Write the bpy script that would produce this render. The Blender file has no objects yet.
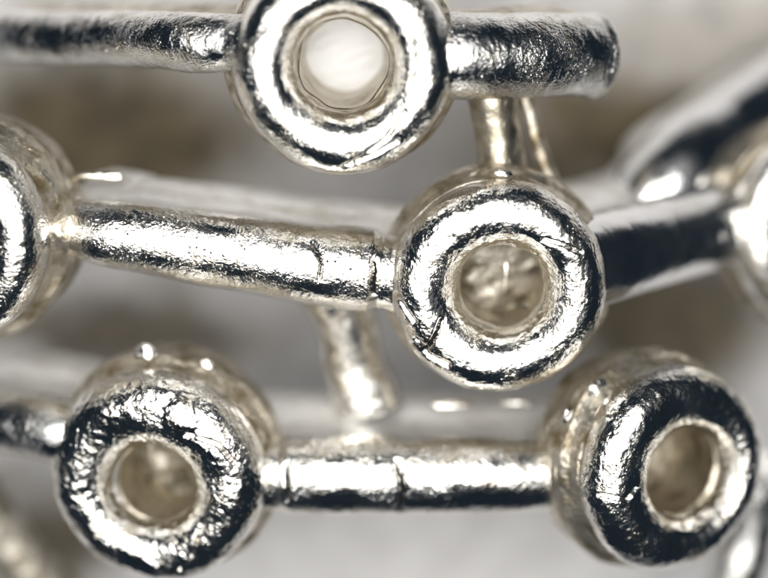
import bpy, math
import numpy as np
from mathutils import Vector, Matrix

sc = bpy.context.scene
col = sc.collection

# ---------------------------------------------------------------- camera
TILT, DIST = math.radians(12.5), 22.0
cam = bpy.data.objects.new('camera', bpy.data.cameras.new('camera'))
col.objects.link(cam)
cam.location = (0, DIST * math.sin(TILT), DIST * math.cos(TILT))
cam.rotation_euler = (-TILT, 0, 0)
cam.data.sensor_width = 36
cam.data.lens = 36 * DIST / 7.68
cam.data.clip_end = 200
cam.data.dof.use_dof = True
cam.data.dof.focus_distance = DIST + 0.05
cam.data.dof.aperture_fstop = cam.data.lens / 1000 / 1.8
cam.data.dof.aperture_blades = 0
sc.camera = cam

# ---------------------------------------------------------------- world, lamp
w = bpy.data.worlds.new('World'); sc.world = w; w.use_nodes = True
w.node_tree.nodes['Background'].inputs[0].default_value = (0.29, 0.46, 0.66, 1)
w.node_tree.nodes['Background'].inputs[1].default_value = 0.038

def lamp(name, loc, target, radius, radiance, color=(1, 1, 1)):
    L = bpy.data.lights.new(name, 'AREA'); L.shape = 'DISK'; L.size = radius * 2
    L.energy = radiance * math.pi * math.pi * radius ** 2 ; L.color = color
    o = bpy.data.objects.new(name, L); col.objects.link(o)
    o.location = loc
    o.rotation_euler = (Vector(target) - Vector(loc)).to_track_quat('-Z', 'Y').to_euler()
    return o
lamp('microscope_lamp', (-1.0, 5.2, 24), (0, 0, 0), 14.0, 6.7, (1, 0.985, 0.96))
lamp('added_fill_light', (2.0, 7.0, 27), (0, 0, 0), 30.0, 0.16, (1, 0.98, 0.95))  # added fill light giving the metal mid-tones around its highlights, no real fixture

sc.view_settings.view_transform = 'Standard'
sc.view_settings.look = 'None'
sc.view_settings.exposure = 0
sc.view_settings.gamma = 1
sc.cycles.use_denoising = True
sc.cycles.max_bounces = 8
sc.cycles.glossy_bounces = 6

# ---------------------------------------------------------------- materials
def nodes(name):
    m = bpy.data.materials.new(name); m.use_nodes = True
    nt = m.node_tree
    return m, nt, nt.nodes['Principled BSDF']

def N(nt, typ, **kw):
    n = nt.nodes.new(typ)
    for k, v in kw.items():
        if k in n.inputs.keys(): n.inputs[k].default_value = v
        else: setattr(n, k, v)
    return n

def ramp(nt, src, stops):
    r = nt.nodes.new('ShaderNodeValToRGB')
    e = r.color_ramp.elements
    e[0].position, e[0].color = stops[0][0], (*stops[0][1], 1)
    e[1].position, e[1].color = stops[-1][0], (*stops[-1][1], 1)
    for p, c in stops[1:-1]:
        x = e.new(p); x.color = (*c, 1)
    nt.links.new(src, r.inputs[0])
    return r.outputs[0]

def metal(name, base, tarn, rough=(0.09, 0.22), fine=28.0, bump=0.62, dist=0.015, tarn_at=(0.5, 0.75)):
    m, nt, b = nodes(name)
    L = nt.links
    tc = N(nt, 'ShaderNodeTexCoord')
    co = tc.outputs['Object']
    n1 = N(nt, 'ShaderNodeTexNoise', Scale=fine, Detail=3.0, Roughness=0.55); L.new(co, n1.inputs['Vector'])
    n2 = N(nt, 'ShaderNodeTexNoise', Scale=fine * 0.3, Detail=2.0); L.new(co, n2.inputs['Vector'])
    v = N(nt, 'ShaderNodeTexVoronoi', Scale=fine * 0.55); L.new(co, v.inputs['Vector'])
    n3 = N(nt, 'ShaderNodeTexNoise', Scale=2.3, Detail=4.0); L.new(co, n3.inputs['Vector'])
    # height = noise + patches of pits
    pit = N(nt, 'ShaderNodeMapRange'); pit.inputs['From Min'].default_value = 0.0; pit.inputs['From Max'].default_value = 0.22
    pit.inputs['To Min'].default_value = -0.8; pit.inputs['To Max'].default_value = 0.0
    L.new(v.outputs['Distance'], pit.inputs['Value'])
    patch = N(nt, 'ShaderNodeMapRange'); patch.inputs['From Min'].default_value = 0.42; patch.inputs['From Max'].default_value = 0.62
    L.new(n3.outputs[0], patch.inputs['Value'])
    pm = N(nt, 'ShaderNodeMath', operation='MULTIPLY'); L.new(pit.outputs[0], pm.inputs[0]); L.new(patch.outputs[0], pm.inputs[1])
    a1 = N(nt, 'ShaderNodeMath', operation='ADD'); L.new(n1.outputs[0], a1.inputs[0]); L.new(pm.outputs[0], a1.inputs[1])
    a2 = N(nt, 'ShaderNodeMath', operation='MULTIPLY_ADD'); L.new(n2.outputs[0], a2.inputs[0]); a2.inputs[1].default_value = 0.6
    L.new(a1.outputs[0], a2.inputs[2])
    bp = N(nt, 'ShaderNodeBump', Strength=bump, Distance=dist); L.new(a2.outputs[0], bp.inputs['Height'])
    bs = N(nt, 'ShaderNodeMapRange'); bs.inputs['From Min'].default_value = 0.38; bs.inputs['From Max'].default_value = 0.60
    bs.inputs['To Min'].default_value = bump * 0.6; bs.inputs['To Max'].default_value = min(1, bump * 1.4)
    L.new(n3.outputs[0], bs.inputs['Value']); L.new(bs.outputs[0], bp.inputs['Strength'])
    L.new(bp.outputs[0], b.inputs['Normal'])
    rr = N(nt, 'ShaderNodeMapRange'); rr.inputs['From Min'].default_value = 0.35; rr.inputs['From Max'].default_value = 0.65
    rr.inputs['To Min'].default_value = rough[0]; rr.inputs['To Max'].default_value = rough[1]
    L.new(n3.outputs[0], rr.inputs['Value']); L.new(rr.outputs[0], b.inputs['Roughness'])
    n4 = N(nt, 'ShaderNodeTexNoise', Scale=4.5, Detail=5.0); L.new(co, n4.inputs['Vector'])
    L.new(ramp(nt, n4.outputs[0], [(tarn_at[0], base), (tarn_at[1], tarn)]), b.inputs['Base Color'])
    b.inputs['Metallic'].default_value = 1.0
    return m

SILVER = metal('bright_silver', (0.90, 0.88, 0.84), (0.70, 0.64, 0.52))
SILVER_DARK = metal('brushed_silver', (0.82, 0.81, 0.79), (0.60, 0.56, 0.48), rough=(0.08, 0.2), fine=34, bump=0.75)
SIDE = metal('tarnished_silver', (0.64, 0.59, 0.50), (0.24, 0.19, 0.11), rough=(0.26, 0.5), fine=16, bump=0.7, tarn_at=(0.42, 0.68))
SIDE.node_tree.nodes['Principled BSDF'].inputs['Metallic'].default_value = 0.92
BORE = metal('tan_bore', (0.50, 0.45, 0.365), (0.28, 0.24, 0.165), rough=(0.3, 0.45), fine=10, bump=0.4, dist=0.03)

SMOOTH = metal('smooth_silver', (0.80, 0.80, 0.80), (0.66, 0.64, 0.60), rough=(0.12, 0.22), fine=20, bump=0.25, dist=0.01)
PALE = metal('pale_silver', (0.88, 0.87, 0.85), (0.70, 0.67, 0.60), rough=(0.35, 0.5), fine=12, bump=0.35)
PALE.node_tree.nodes['Principled BSDF'].inputs['Metallic'].default_value = 0.65
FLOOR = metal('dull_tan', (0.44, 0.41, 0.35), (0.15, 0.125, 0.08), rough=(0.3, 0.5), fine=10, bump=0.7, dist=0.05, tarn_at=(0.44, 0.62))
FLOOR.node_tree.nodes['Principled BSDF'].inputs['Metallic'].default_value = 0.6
SATIN, _nt, _b = nodes('satin_grey')
_b.inputs['Base Color'].default_value = (0.74, 0.735, 0.73, 1); _b.inputs['Roughness'].default_value = 0.55; _b.inputs['Metallic'].default_value = 0.0
CRACK, _nt, _b = nodes('crack_oxide')
_b.inputs['Base Color'].default_value = (0.012, 0.011, 0.012, 1); _b.inputs['Roughness'].default_value = 0.8
_b.inputs['Specular IOR Level'].default_value = 0.1

# ---------------------------------------------------------------- mesh helpers
def vnoise(p, scale, seed=0):
    """smooth value noise, p (n,3) -> (-1..1)"""
    q = p * scale + np.array([17.3, 5.1, 9.7]) * (seed + 1)
    i = np.floor(q).astype(np.int64); f = q - i; f = f * f * (3 - 2 * f)
    def h(a, b, c):
        x = (a * 374761393 + b * 668265263 + c * 2147483647 + seed * 1274126177) & 0xFFFFFFFF
        x = ((x ^ (x >> 13)) * 1274126177) & 0xFFFFFFFF
        return ((x ^ (x >> 16)) & 0xFFFF) / 32767.5 - 1
    r = 0
    for dx in (0, 1):
        for dy in (0, 1):
            for dz in (0, 1):
                wgt = (f[:, 0] if dx else 1 - f[:, 0]) * (f[:, 1] if dy else 1 - f[:, 1]) * (f[:, 2] if dz else 1 - f[:, 2])
                r = r + wgt * h(i[:, 0] + dx, i[:, 1] + dy, i[:, 2] + dz)
    return r

ROT = np.array(Matrix.Rotation(0.7, 3, 'X') @ Matrix.Rotation(0.5, 3, 'Y') @ Matrix.Rotation(0.9, 3, 'Z'))

def link(name, verts, faces, mat, parent=None, smooth=True, mats=None, face_mat=None):
    me = bpy.data.meshes.new(name)
    verts = np.asarray(verts, dtype=np.float32); faces = np.asarray(faces, dtype=np.int32)
    me.vertices.add(len(verts)); me.vertices.foreach_set('co', verts.ravel())
    k = faces.shape[1]
    me.loops.add(faces.size); me.loops.foreach_set('vertex_index', faces.ravel())
    me.polygons.add(len(faces))
    me.polygons.foreach_set('loop_start', np.arange(0, faces.size, k, dtype=np.int32))
    me.polygons.foreach_set('use_smooth', np.full(len(faces), smooth))
    for m in (mats or [mat]): me.materials.append(m)
    if face_mat is not None: me.polygons.foreach_set('material_index', np.asarray(face_mat, dtype=np.int32))
    me.update(calc_edges=True); me.validate()
    o = bpy.data.objects.new(name, me); col.objects.link(o)
    if parent is not None: o.parent = parent
    return o

def grid_faces(nu, nv, wrap_u=False, wrap_v=False):
    iu = np.arange(nu if wrap_u else nu - 1); iv = np.arange(nv if wrap_v else nv - 1)
    U, V = np.meshgrid(iu, iv, indexing='ij')
    U2, V2 = (U + 1) % nu, (V + 1) % nv
    return np.stack([U * nv + V, U2 * nv + V, U2 * nv + V2, U * nv + V2], -1).reshape(-1, 4)

def grid_normals(P, wrap_u, wrap_v):
    """P (nu,nv,3)"""
    def d(a, ax, wrap):
        if wrap: return np.roll(a, -1, ax) - np.roll(a, 1, ax)
        return np.gradient(a, axis=ax)
    n = np.cross(d(P, 0, wrap_u), d(P, 1, wrap_v))
    return n / (np.linalg.norm(n, axis=-1, keepdims=True) + 1e-9)

def resample(pts, n):
    pts = np.asarray(pts, float)
    s = np.r_[0, np.cumsum(np.linalg.norm(np.diff(pts, axis=0), axis=1))]
    t = np.linspace(0, s[-1], n)
    return np.stack([np.interp(t, s, pts[:, k]) for k in range(pts.shape[1])], 1)

def catmull(pts, n):
    p = np.asarray(pts, float); p = np.vstack([2 * p[0] - p[1], p, 2 * p[-1] - p[-2]])
    out = []
    m = len(p) - 3
    for k in range(m):
        t = np.linspace(0, 1, 40, endpoint=(k == m - 1))[:, None]
        a, b, c, d = p[k:k + 4]
        out.append(0.5 * (2 * b + (c - a) * t + (2 * a - 5 * b + 4 * c - d) * t ** 2 + (3 * b - a - 3 * c + d) * t ** 3))
    return resample(np.vstack(out), n)

def poly_dist(xy, line):
    line = np.asarray(line, float)
    best = np.full(len(xy), 1e9)
    for a, b in zip(line[:-1], line[1:]):
        ab = b - a
        t = np.clip(((xy - a) @ ab) / (ab @ ab + 1e-12), 0, 1)
        best = np.minimum(best, np.linalg.norm(xy - (a + t[:, None] * ab), axis=1))
    return best

def groove(V, Nn, line, width, depth, up=0.15):
    """sink a narrow groove into the upward-facing surface along a plan-view line"""
    d = poly_dist(V[:, :2], line)
    k = (Nn[:, 2] > up) * np.exp(-(d / width) ** 2)
    return V - Nn * (k * depth)[:, None]

rng = np.random.default_rng(7)

def crack_part(V, Nn, line, width, parent):
    """dark oxidised floor of a crack, a jagged ribbon lying in its groove"""
    p = resample(line, max(16, int(len(line) * 10)))
    t = np.gradient(p, axis=0); t /= np.linalg.norm(t, axis=1, keepdims=True) + 1e-9
    s = np.stack([-t[:, 1], t[:, 0]], 1)
    n = len(p)
    taper = np.sin(np.linspace(0.08, math.pi - 0.08, n)) ** 0.5
    hw = width * taper * rng.uniform(0.55, 1.25, n)
    mid = p + s * (rng.uniform(-0.25, 0.25, n) * width)[:, None]
    topm = Nn[:, 2] > 0.05
    T = V[topm]
    rows = []
    for off, lift in ((-1, 0.010), (0, 0.006), (1, 0.010)):
        q = mid + s * (off * hw)[:, None]
        z = []
        for a in q:
            dd = ((T[:, :2] - a) ** 2).sum(1)
            z.append(T[np.argsort(dd)[:3], 2].mean())
        rows.append(np.c_[q, np.array(z) + lift])
    P = np.stack(rows, 1).reshape(-1, 3)
    return link('crack', P, grid_faces(n, 3), CRACK, parent)

def tilt_matrix(c, ax=0, ay=0):
    return Matrix.Translation(c) @ Matrix.Rotation(math.radians(ay), 4, 'Y') @ Matrix.Rotation(math.radians(ax), 4, 'X')

# ---------------------------------------------------------------- builders
def make_ring(parent, c, Ro, Ri, D=1.3, tilt=(0, 0), seed=0, floor=None, cracks=(), scratches=(), beads=(), floor_mat=None, peb=0.002, mounds=(), nu=440, ecc=(0, 0), bore_end=0.82):
    """thick ring: rounded rim on a tall collar with a wider shoulder, a bore and (when closed) a bore floor"""
    rc, a = (Ro + Ri) / 2, (Ro - Ri) / 2
    prof = [(Ro - 0.06, -D), (Ro + 0.02, -D + 0.06), (Ro + 0.05, -D + 0.3), (Ro + 0.07, -0.95), (Ro + 0.10, -0.80), (Ro + 0.075, -0.68),
            (Ro + 0.02, -0.60), (Ro - 0.02, -0.50)]
    ang = np.radians(np.linspace(-28, 168, 60))
    zc = -a * 1.08
    prof += [(rc + a * math.cos(t), zc + a * 1.08 * math.sin(t)) for t in ang]
    rin, zin = prof[-1]
    prof += [(rin - 0.012, zin - 0.02), (rin - 0.004, zin - 0.045), (rin + 0.012, zin - 0.06)]
    nv = 170
    pr = resample(prof, nv)
    th = np.linspace(0, 2 * math.pi, nu, endpoint=False)
    R = pr[None, :, 0]; Z = np.broadcast_to(pr[None, :, 1], (nu, nv))
    # the bore sits a little off the centre of the rim
    inner = np.clip((rc - R) / a, 0, 1)
    X = R * np.cos(th)[:, None] + ecc[0] * inner; Y = R * np.sin(th)[:, None] + ecc[1] * inner
    P = np.stack([X, Y, Z], -1)
    Nn = grid_normals(P, True, False); V = P.reshape(-1, 3); Nf = Nn.reshape(-1, 3)
    if Nf[np.argmax(V[:, 2]), 2] < 0: Nf = -Nf
    h = 0.030 * vnoise(V, 1.7, seed) + 0.011 * vnoise(V, 4.5, seed + 1) + 0.0030 * vnoise(V, 11, seed + 2) + 0.001 * vnoise(V, 24, seed + 3) + peb * vnoise(V @ ROT, 19, seed + 4) + peb * 0.7 * vnoise(V @ ROT.T, 29, seed + 5)
    V = V + Nf * h[:, None]
    for mx, my, mr, mh in mounds:
        d = np.hypot(V[:, 0] - mx, V[:, 1] - my) / mr
        k = np.where(Nf[:, 2] > 0.0, np.exp(-d ** 4) * mh - np.exp(-((d - 1.25) / 0.25) ** 2) * 0.006, 0)
        V = V + Nf * k[:, None]
    for ln, wd, dp in scratches: V = groove(V, Nf, ln, wd, dp)
    for ln, wd, dp in cracks: V = groove(V, Nf, ln, wd * 1.3, dp)
    F = grid_faces(nu, nv, wrap_u=True)
    fm = ((F[:, 0] % nv) < int(nv * 0.30)).astype(int)
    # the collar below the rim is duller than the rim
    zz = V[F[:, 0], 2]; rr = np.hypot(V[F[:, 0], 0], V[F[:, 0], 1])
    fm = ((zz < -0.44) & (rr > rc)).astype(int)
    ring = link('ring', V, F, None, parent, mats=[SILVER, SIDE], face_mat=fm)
    ring.matrix_local = tilt_matrix(c, *tilt)
    # bore lining
    bp = [(rin + 0.012, zin - 0.06), (rin - 0.03, zin - 0.09), (rin - 0.035, zin - 0.2), (rin * (0.6 + 0.4 * bore_end), -0.55), (rin * bore_end, -0.95), (rin * bore_end, -D + 0.02), (rin * bore_end + 0.04, -D)]
    pb = resample(bp, 40); nb = 160
    tb = np.linspace(0, 2 * math.pi, nb, endpoint=False)
    B = np.stack([pb[None, :, 0] * np.cos(tb)[:, None] + ecc[0], pb[None, :, 0] * np.sin(tb)[:, None] + ecc[1], np.broadcast_to(pb[None, :, 1], (nb, 40))], -1).reshape(-1, 3)
    Bn = B.copy(); Bn[:, 2] = 0
    B = B + Bn / (np.linalg.norm(Bn, axis=1, keepdims=True) + 1e-6) * (0.022 * vnoise(B, 3.0, seed + 5) + 0.010 * vnoise(B, 8.0, seed + 6))[:, None]
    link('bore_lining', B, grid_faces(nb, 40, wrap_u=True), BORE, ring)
    if floor is not None:
        fz, slope, amp = floor
        nr = 40
        rr_ = np.linspace(0.0, rin * bore_end * 1.04, nr)
        Q = np.stack([rr_[None, :] * np.cos(tb)[:, None] + ecc[0], rr_[None, :] * np.sin(tb)[:, None] + ecc[1], np.zeros((nb, nr))], -1).reshape(-1, 3)
        wr = vnoise(np.c_[Q[:, 0] + 0.5 * Q[:, 1], Q[:, 1] * 2.6 - Q[:, 0], Q[:, 2]], 3.2, seed + 8)
        Q[:, 2] = fz + slope[0] * Q[:, 0] + slope[1] * Q[:, 1] + amp * (wr + 0.5 * vnoise(Q, 7, seed + 9))
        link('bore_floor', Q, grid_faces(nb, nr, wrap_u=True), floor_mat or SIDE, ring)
    for ln, wd, dp in cracks: crack_part(V, Nf, ln, wd * 0.8, ring)
    for (bx, by, bz, br) in beads:
        bead(ring, (bx, by, bz), br, seed)
    return ring

def bead(parent, c, r, seed, size=(1, 1, 0.45), name='solder_bead', mat=None):
    n, m = 28, 16
    th = np.linspace(0, 2 * math.pi, n, endpoint=False); ph = np.linspace(0.02, math.pi - 0.02, m)
    P = np.stack([np.sin(ph)[None] * np.cos(th)[:, None], np.sin(ph)[None] * np.sin(th)[:, None], np.broadcast_to(np.cos(ph)[None], (n, m))], -1).reshape(-1, 3)
    P = P * (r * (1 + 0.22 * vnoise(P + np.array(c), 1.9, seed)))[:, None] * np.array(size) + np.array(c)
    return link(name, P, grid_faces(n, m, wrap_u=True), mat or SILVER, parent)

def make_bar(parent, spine, radii, web=1.15, seed=0, mat=None, side=None, cracks=(), scratches=(), end_cap=(False, False), n=340, name='bar', low=0.95, amp=1.0, peb=0.002):
    """rounded rod over a thinner web and a lower rod, swept along a bent spine; spine runs on the crown of the rod"""
    sp = catmull(spine, n)
    s = np.linspace(0, 1, n)
    ra = np.asarray(radii, float)
    r = np.interp(s, ra[:, 0], ra[:, 1])
    length = np.linalg.norm(np.diff(sp, axis=0), axis=1).sum()
    sc_ = np.ones(n)
    wn = int(n * 0.10)
    env = np.array([r[max(0, i - wn):i + wn + 1].max() for i in range(n)])
    env = np.convolve(np.pad(env, wn, mode='edge'), np.ones(2 * wn + 1) / (2 * wn + 1), 'valid')
    for k, on in enumerate(end_cap):
        if on:
            d = (s if k == 0 else 1 - s) * length / 0.08
            sc_ = np.where(d < 1, np.minimum(sc_, 0.84 + 0.16 * np.sqrt(np.clip(1 - (1 - d) ** 2, 0, 1))), sc_)
            sc_[0 if k == 0 else -1] = 0.02
            sc_[1 if k == 0 else -2] = 0.83
    T = np.gradient(sp, axis=0); T /= np.linalg.norm(T, axis=1, keepdims=True)
    S = np.cross(T, np.array([0, 0, 1.0])); S /= np.linalg.norm(S, axis=1, keepdims=True)
    U = np.cross(S, T)
    # unit section: (side, up, webweight) ; rod of radius 1 centred on up = -1
    top = [(math.cos(t), -1 + math.sin(t), 0) for t in np.radians(np.linspace(-42, 222, 64))]
    lowr = low
    sg = lambda v: math.copysign(abs(v) ** 0.6, v)
    bot = [(lowr * sg(math.cos(t)), lowr * sg(math.sin(t)), 1) for t in np.radians(np.linspace(138, 402, 40))]
    sec = np.array(top + bot)
    nv = len(sec)
    # even out the spacing
    side_ = sec[None, :, 0] * np.where(sec[None, :, 2] < 0.5, (r * sc_)[:, None], (env * sc_)[:, None])
    up_ = np.where(sec[None, :, 2] < 0.5, -env[:, None] + (sec[None, :, 1] + 1) * (r * sc_)[:, None],
                   -web + sec[None, :, 1] * (env * sc_)[:, None])
    P = sp[:, None, :] + side_[..., None] * S[:, None, :] + up_[..., None] * U[:, None, :]
    Nn = grid_normals(P, False, True); V = P.reshape(-1, 3); Nf = Nn.reshape(-1, 3)
    if Nf[(n // 2) * nv + 32, 2] < 0: Nf = -Nf  # outward
    h = amp * (0.016 * vnoise(V, 1.9, seed) + 0.006 * vnoise(V, 5, seed + 1) + 0.0025 * vnoise(V, 12, seed + 2) + 0.001 * vnoise(V, 25, seed + 3)) + peb * vnoise(V @ ROT, 18, seed + 4) + peb * 0.6 * vnoise(V @ ROT.T, 30, seed + 5)
    V = V + Nf * h[:, None]
    for ln, wd, dp in scratches: V = groove(V, Nf, ln, wd, dp)
    for ln, wd, dp in cracks: V = groove(V, Nf, ln, wd * 1.3, dp)
    F = grid_faces(n, nv, wrap_v=True)
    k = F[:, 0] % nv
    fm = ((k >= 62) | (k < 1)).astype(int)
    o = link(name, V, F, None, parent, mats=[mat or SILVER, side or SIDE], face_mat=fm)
    for ln, wd, dp in cracks: crack_part(V, Nf, ln, wd * 0.8, o)
    return o

def make_post(parent, a, b, r, seed=0, mat=None, squash=1.0):
    """short tapering strut that ties two rows together underneath"""
    n, m = 60, 40
    a, b = np.array(a, float), np.array(b, float)
    t = np.linspace(0, 1, n)
    sp = a + (b - a) * t[:, None]
    T = (b - a) / np.linalg.norm(b - a)
    S = np.cross(T, [0, 0, 1.0]); S /= np.linalg.norm(S); U = np.cross(S, T)
    rr = r * (1 + 0.22 * (2 * t - 1) ** 2)
    th = np.linspace(0, 2 * math.pi, m, endpoint=False)
    P = sp[:, None] + (rr[:, None] * np.cos(th)[None])[..., None] * S + (squash * rr[:, None] * np.sin(th)[None])[..., None] * U
    Nn = grid_normals(P, False, True).reshape(-1, 3); V = P.reshape(-1, 3)
    V = V + Nn * (0.03 * vnoise(V, 3, seed) + 0.012 * vnoise(V, 8, seed + 1))[:, None]
    return link('post', V, grid_faces(n, m, wrap_v=True), mat or SIDE, parent)

def thing(name, loc, label, cat, group=None):
    o = bpy.data.objects.new(name, None); col.objects.link(o); o.location = (0, 0, 0)
    o['label'] = label; o['category'] = cat
    if group: o['group'] = group
    return o

# ---------------------------------------------------------------- ground
def make_ground():
    m, nt, b = nodes('shade_painted_plate')
    L = nt.links
    tc = N(nt, 'ShaderNodeTexCoord'); co = tc.outputs['Object']
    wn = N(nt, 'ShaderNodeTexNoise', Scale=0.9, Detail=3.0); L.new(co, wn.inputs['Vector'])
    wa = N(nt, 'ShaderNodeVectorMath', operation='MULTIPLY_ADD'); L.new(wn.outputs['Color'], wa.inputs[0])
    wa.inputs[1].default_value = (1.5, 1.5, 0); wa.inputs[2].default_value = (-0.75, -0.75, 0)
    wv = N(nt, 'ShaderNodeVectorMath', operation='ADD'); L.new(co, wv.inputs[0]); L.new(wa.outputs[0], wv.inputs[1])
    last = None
    # brown shadow and reflections painted into the plate colour: centre, half-size, strength
    for (cx, cy, sx, sy, k) in PAINTED_SHADE:
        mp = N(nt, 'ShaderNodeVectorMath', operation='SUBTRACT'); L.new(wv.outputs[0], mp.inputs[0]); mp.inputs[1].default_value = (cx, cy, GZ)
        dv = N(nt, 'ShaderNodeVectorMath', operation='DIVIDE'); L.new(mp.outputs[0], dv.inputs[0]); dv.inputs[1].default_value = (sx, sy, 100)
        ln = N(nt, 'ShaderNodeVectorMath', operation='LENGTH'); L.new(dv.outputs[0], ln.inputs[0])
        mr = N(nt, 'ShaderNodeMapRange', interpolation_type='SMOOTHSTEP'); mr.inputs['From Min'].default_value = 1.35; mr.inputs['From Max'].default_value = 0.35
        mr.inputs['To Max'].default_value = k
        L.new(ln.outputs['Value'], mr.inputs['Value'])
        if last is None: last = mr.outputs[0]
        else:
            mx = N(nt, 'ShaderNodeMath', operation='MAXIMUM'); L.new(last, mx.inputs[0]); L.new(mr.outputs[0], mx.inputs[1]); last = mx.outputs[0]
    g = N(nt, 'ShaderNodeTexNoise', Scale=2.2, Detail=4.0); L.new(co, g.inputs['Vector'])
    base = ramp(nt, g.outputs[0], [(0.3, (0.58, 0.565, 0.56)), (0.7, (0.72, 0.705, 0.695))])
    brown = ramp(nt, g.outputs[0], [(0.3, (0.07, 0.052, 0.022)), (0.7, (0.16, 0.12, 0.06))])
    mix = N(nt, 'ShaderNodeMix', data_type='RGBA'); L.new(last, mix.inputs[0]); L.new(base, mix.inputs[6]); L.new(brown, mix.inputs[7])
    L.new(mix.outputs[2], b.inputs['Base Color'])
    b.inputs['Roughness'].default_value = 0.6
    S = 11
    n = 40
    x = np.linspace(-S, S, n); X, Y = np.meshgrid(x, x, indexing='ij')
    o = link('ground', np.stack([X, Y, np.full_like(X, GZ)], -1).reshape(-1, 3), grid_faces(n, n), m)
    o['kind'] = 'structure'
    return o
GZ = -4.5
PAINTED_SHADE = [(-3.3, 0.9, 2.4, 1.3, 1.0), (-3.2, -1.45, 1.9, 0.6, 0.85), (2.9, 0.9, 2.1, 1.1, 1.0), (3.4, -1.4, 1.6, 1.0, 0.95), (-4.4, -4.2, 1.2, 1.0, 0.9), (3.8, 1.8, 1.9, 1.0, 0.6)]
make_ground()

# ---------------------------------------------------------------- top row
GROUP = 'rows of silver rings joined by bars'
row = thing('ring_row', (0, 0, 0), 'topmost silver row with one upright ring and a free blunt bar end at right', 'ring row', GROUP)
make_ring(row, (-0.41, 2.21, 0), 1.09, 0.47, D=1.5, seed=3, peb=0.001, bore_end=0.84, floor=(-1.32, (0.0, 0.05), 0.03), floor_mat=SATIN,
          scratches=[([(0.10, -0.95), (0.42, -0.70), (0.62, -0.42)], 0.018, 0.03), ([(0.02, -0.98), (0.30, -0.86), (0.55, -0.72)], 0.02, 0.035),
                     ([(0.70, 0.40), (0.72, 0.05), (0.66, -0.2)], 0.014, 0.025), ([(-0.95, 0.22), (-0.72, 0.40), (-0.60, 0.52)], 0.016, 0.03)])
make_bar(row, [(-4.67, 2.27, -2.3), (-3.82, 2.31, -1.65), (-2.96, 2.35, -1.05), (-2.22, 2.39, -0.5), (-1.35, 2.41, -0.12)],
         [(0, .28), (0.85, .30), (0.93, .28), (1, .34)], seed=11, mat=SILVER_DARK, peb=0.004)
make_bar(row, [(0.45, 2.27, -0.14), (0.95, 2.26, -0.2), (1.54, 2.24, -0.44), (2.06, 2.20, -0.75), (2.45, 2.16, -1.02)],
         [(0, .40), (0.07, .38), (0.10, .43), (0.94, .425), (0.975, .445), (1, .445)], seed=14, mat=SILVER_DARK, peb=0.004, end_cap=(False, True), web=1.0)
make_post(row, (1.11, 1.9, -1.05), (1.24, 0.9, -1.05), 0.24, 21, BORE)
make_post(row, (1.41, 1.9, -1.3), (1.76, 0.8, -1.3), 0.09, 22, SIDE)

# ---------------------------------------------------------------- middle row
row = thing('ring_row', (0, 0, 0), 'middle silver row whose centre ring and long left bar are both cracked', 'ring row', GROUP)
make_ring(row, (-4.52, 0.48, -0.15), 1.10, 0.52, seed=31, tilt=(0, -18))
ring2 = make_ring(row, (1.16, -0.05, 0), 1.10, 0.45, seed=36, ecc=(0.04, 0.01), floor=(-0.85, (-0.25, 0.3), 0.05), floor_mat=FLOOR, bore_end=0.88, peb=0.003,
          cracks=[([(-0.58, -0.28), (-0.64, -0.42), (-0.72, -0.56), (-0.80, -0.60), (-0.88, -0.56)], 0.018, 0.05)],
          scratches=[([(-0.84, -0.50), (-0.72, -0.66), (-0.52, -0.74)], 0.03, 0.05), ([(-1.0, -0.1), (-0.85, -0.3)], 0.02, 0.03), ([(0.42, 0.55), (0.62, 0.5), (0.8, 0.42)], 0.02, 0.03)],
          beads=[(0.90, 0.28, -0.24, 0.07), (0.05, 1.05, -0.62, 0.11)])
bead(ring2, (0.10, 0.02, -0.80), 0.17, 98, (0.16, 1.0, 0.3), 'solder_ridge')
bar2 = make_bar(row, [(-3.55, 0.52, -0.52), (-2.85, 0.46, -0.20), (-1.65, 0.29, -0.14), (-0.74, 0.14, -0.14), (0.25, 0.02, -0.16)],
         [(0, .38), (0.06, .29), (0.09, .31), (0.45, .39), (0.90, .43), (0.925, .385), (0.95, .385), (1, .43)], seed=41, side=PALE, peb=0.003, web=1.3, low=1.2,
         cracks=[([(-0.72, 0.42), (-0.66, 0.33), (-0.63, 0.21), (-0.65, 0.08)], 0.011, 0.035),
                 ([(-0.095, 0.24), (-0.085, 0.14), (-0.105, 0.02), (-0.10, -0.10)], 0.026, 0.05)])
make_bar(row, [(1.9, 0.10, -0.06), (2.62, 0.16, -0.58), (3.17, 0.20, -1.06), (3.75, 0.25, -1.6), (3.95, 0.27, -1.8)],
         [(0, .50), (0.6, .48), (1, .48)], seed=45, mat=SMOOTH, side=PALE, web=1.45, low=1.2, amp=0.5, peb=0)
make_bar(row, [(2.75, 0.25, -1.75), (3.41, 0.85, -2.0), (4.12, 1.22, -2.6), (5.04, 1.69, -3.3)],
         [(0, .40), (0.15, .54), (1, .56)], seed=47, mat=SMOOTH, side=PALE, web=0.95, low=0.9, amp=0.5, peb=0)
make_ring(row, (4.86, 0.24, -1.65), 1.14, 0.50, D=0.75, seed=49, tilt=(0, 4))
bead(bar2, (-2.93, 0.97, -1.02), 0.1, 91, (2.6, 0.5, 0.5), 'solder_ridge')
make_post(row, (-0.52, -0.25, -1.3), (-0.19, -1.62, -1.5), 0.33, 52, SILVER, 0.9)

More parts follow.
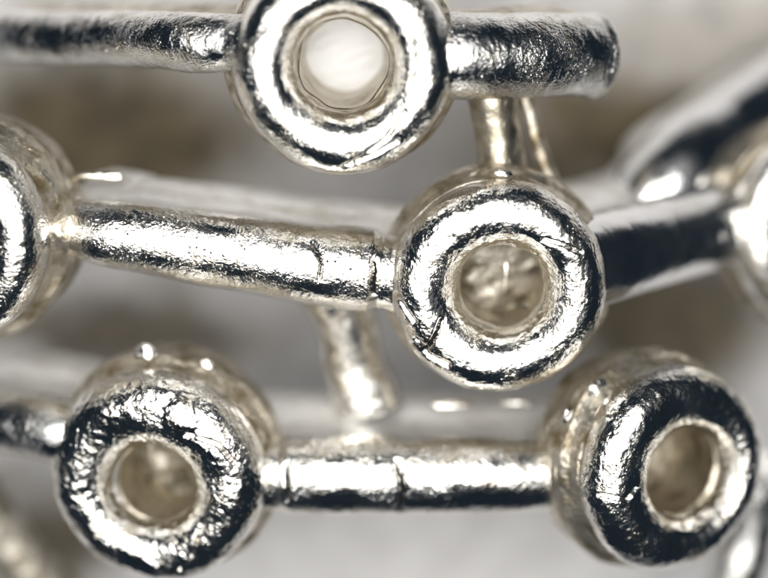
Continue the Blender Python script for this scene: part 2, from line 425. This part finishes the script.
# ---------------------------------------------------------------- bottom row
row = thing('ring_row', (0, 0, 0), 'lowest silver row with two rings and a bar cracked across its middle', 'ring row', GROUP)
ring3 = make_ring(row, (-2.40, -2.08, 0), 1.13, 0.44, seed=61, mounds=[(0.36, 0.77, 0.17, 0.020)], ecc=(0, -0.07), floor=(-0.95, (0.35, 0.1), 0.08), floor_mat=FLOOR, tilt=(4, -9), peb=0.0055,
          beads=[(-0.16, 1.20, -0.70, 0.13), (-0.13, 1.26, -0.58, 0.09), (0.46, 1.08, -0.72, 0.10), (-0.85, 0.55, -0.2, 0.06)],
          scratches=[([(0.55, -0.35), (0.42, -0.75), (0.28, -0.9)], 0.02, 0.04), ([(0.4, 0.6), (0.75, 0.5), (0.9, 0.3)], 0.02, 0.04), ([(-0.2, -0.62), (0.05, -0.85)], 0.02, 0.04)])
bead(ring3, (-0.22, 0.12, -0.93), 0.16, 97, (0.22, 1.0, 0.3), 'solder_ridge')
make_ring(row, (3.14, -1.96, -0.1), 1.08, 0.48, seed=66, ecc=(0.12, -0.05), floor=(-1.0, (0, 0), 0.05), floor_mat=FLOOR, tilt=(-2, 30), peb=0.004,
          beads=[(-0.70, 0.84, -0.62, 0.13), (-0.95, 0.58, -0.75, 0.11)],
          scratches=[([(-1.02, -0.1), (-0.8, -0.16), (-0.66, -0.05)], 0.018, 0.04)])
make_bar(row, [(-4.69, -1.67, -0.9), (-3.86, -1.64, -0.5), (-3.44, -1.66, -0.32), (-3.0, -1.72, -0.3)], [(0, .36), (1, .34)], seed=71, mat=SILVER_DARK, side=PALE, web=1.4, low=1.2)
bar3 = make_bar(row, [(-1.48, -2.12, -0.17), (-0.66, -2.11, -0.12), (0.37, -2.11, -0.12), (1.4, -2.12, -0.2), (2.3, -2.14, -0.36)],
         [(0, .44), (0.06, .38), (0.10, .385), (0.125, .42), (0.6, .41), (0.9, .38), (1, .43)], seed=75, side=PALE, peb=0.003, web=1.6, low=1.2,
         cracks=[([(0.13, -1.90), (0.15, -1.98), (0.19, -2.02), (0.18, -2.09), (0.21, -2.14), (0.17, -2.21), (0.18, -2.28), (0.15, -2.36)], 0.026, 0.06),
                 ([(-1.005, -1.92), (-0.99, -2.1), (-1.005, -2.28)], 0.018, 0.045)])

for x, y, ln in ((-0.20, -1.50, 2.4), (0.70, -1.52, 2.7), (1.40, -1.50, 2.0)):
    bead(bar3, (x, y, -1.16), 0.09, int(95 + x * 3), (ln, 0.55, 0.7), 'solder_ridge')

# ---------------------------------------------------------------- rods crossing the lower corners, far below
t = thing('loose_rod', (0, 0, 0), 'blurred dark rod crossing the bottom left corner below the rows', 'rod')
make_post(t, (-4.72, -2.87, -2.3), (-3.5, -4.48, -2.3), 0.30, 81, FLOOR).name = 'shaft'
t = thing('loose_rod', (0, 0, 0), 'blurred bright rod at the bottom right corner beside the tilted ring', 'rod')
make_post(t, (4.25, -2.42, -2.0), (3.85, -4.36, -2.0), 0.30, 85, SILVER_DARK).name = 'shaft'
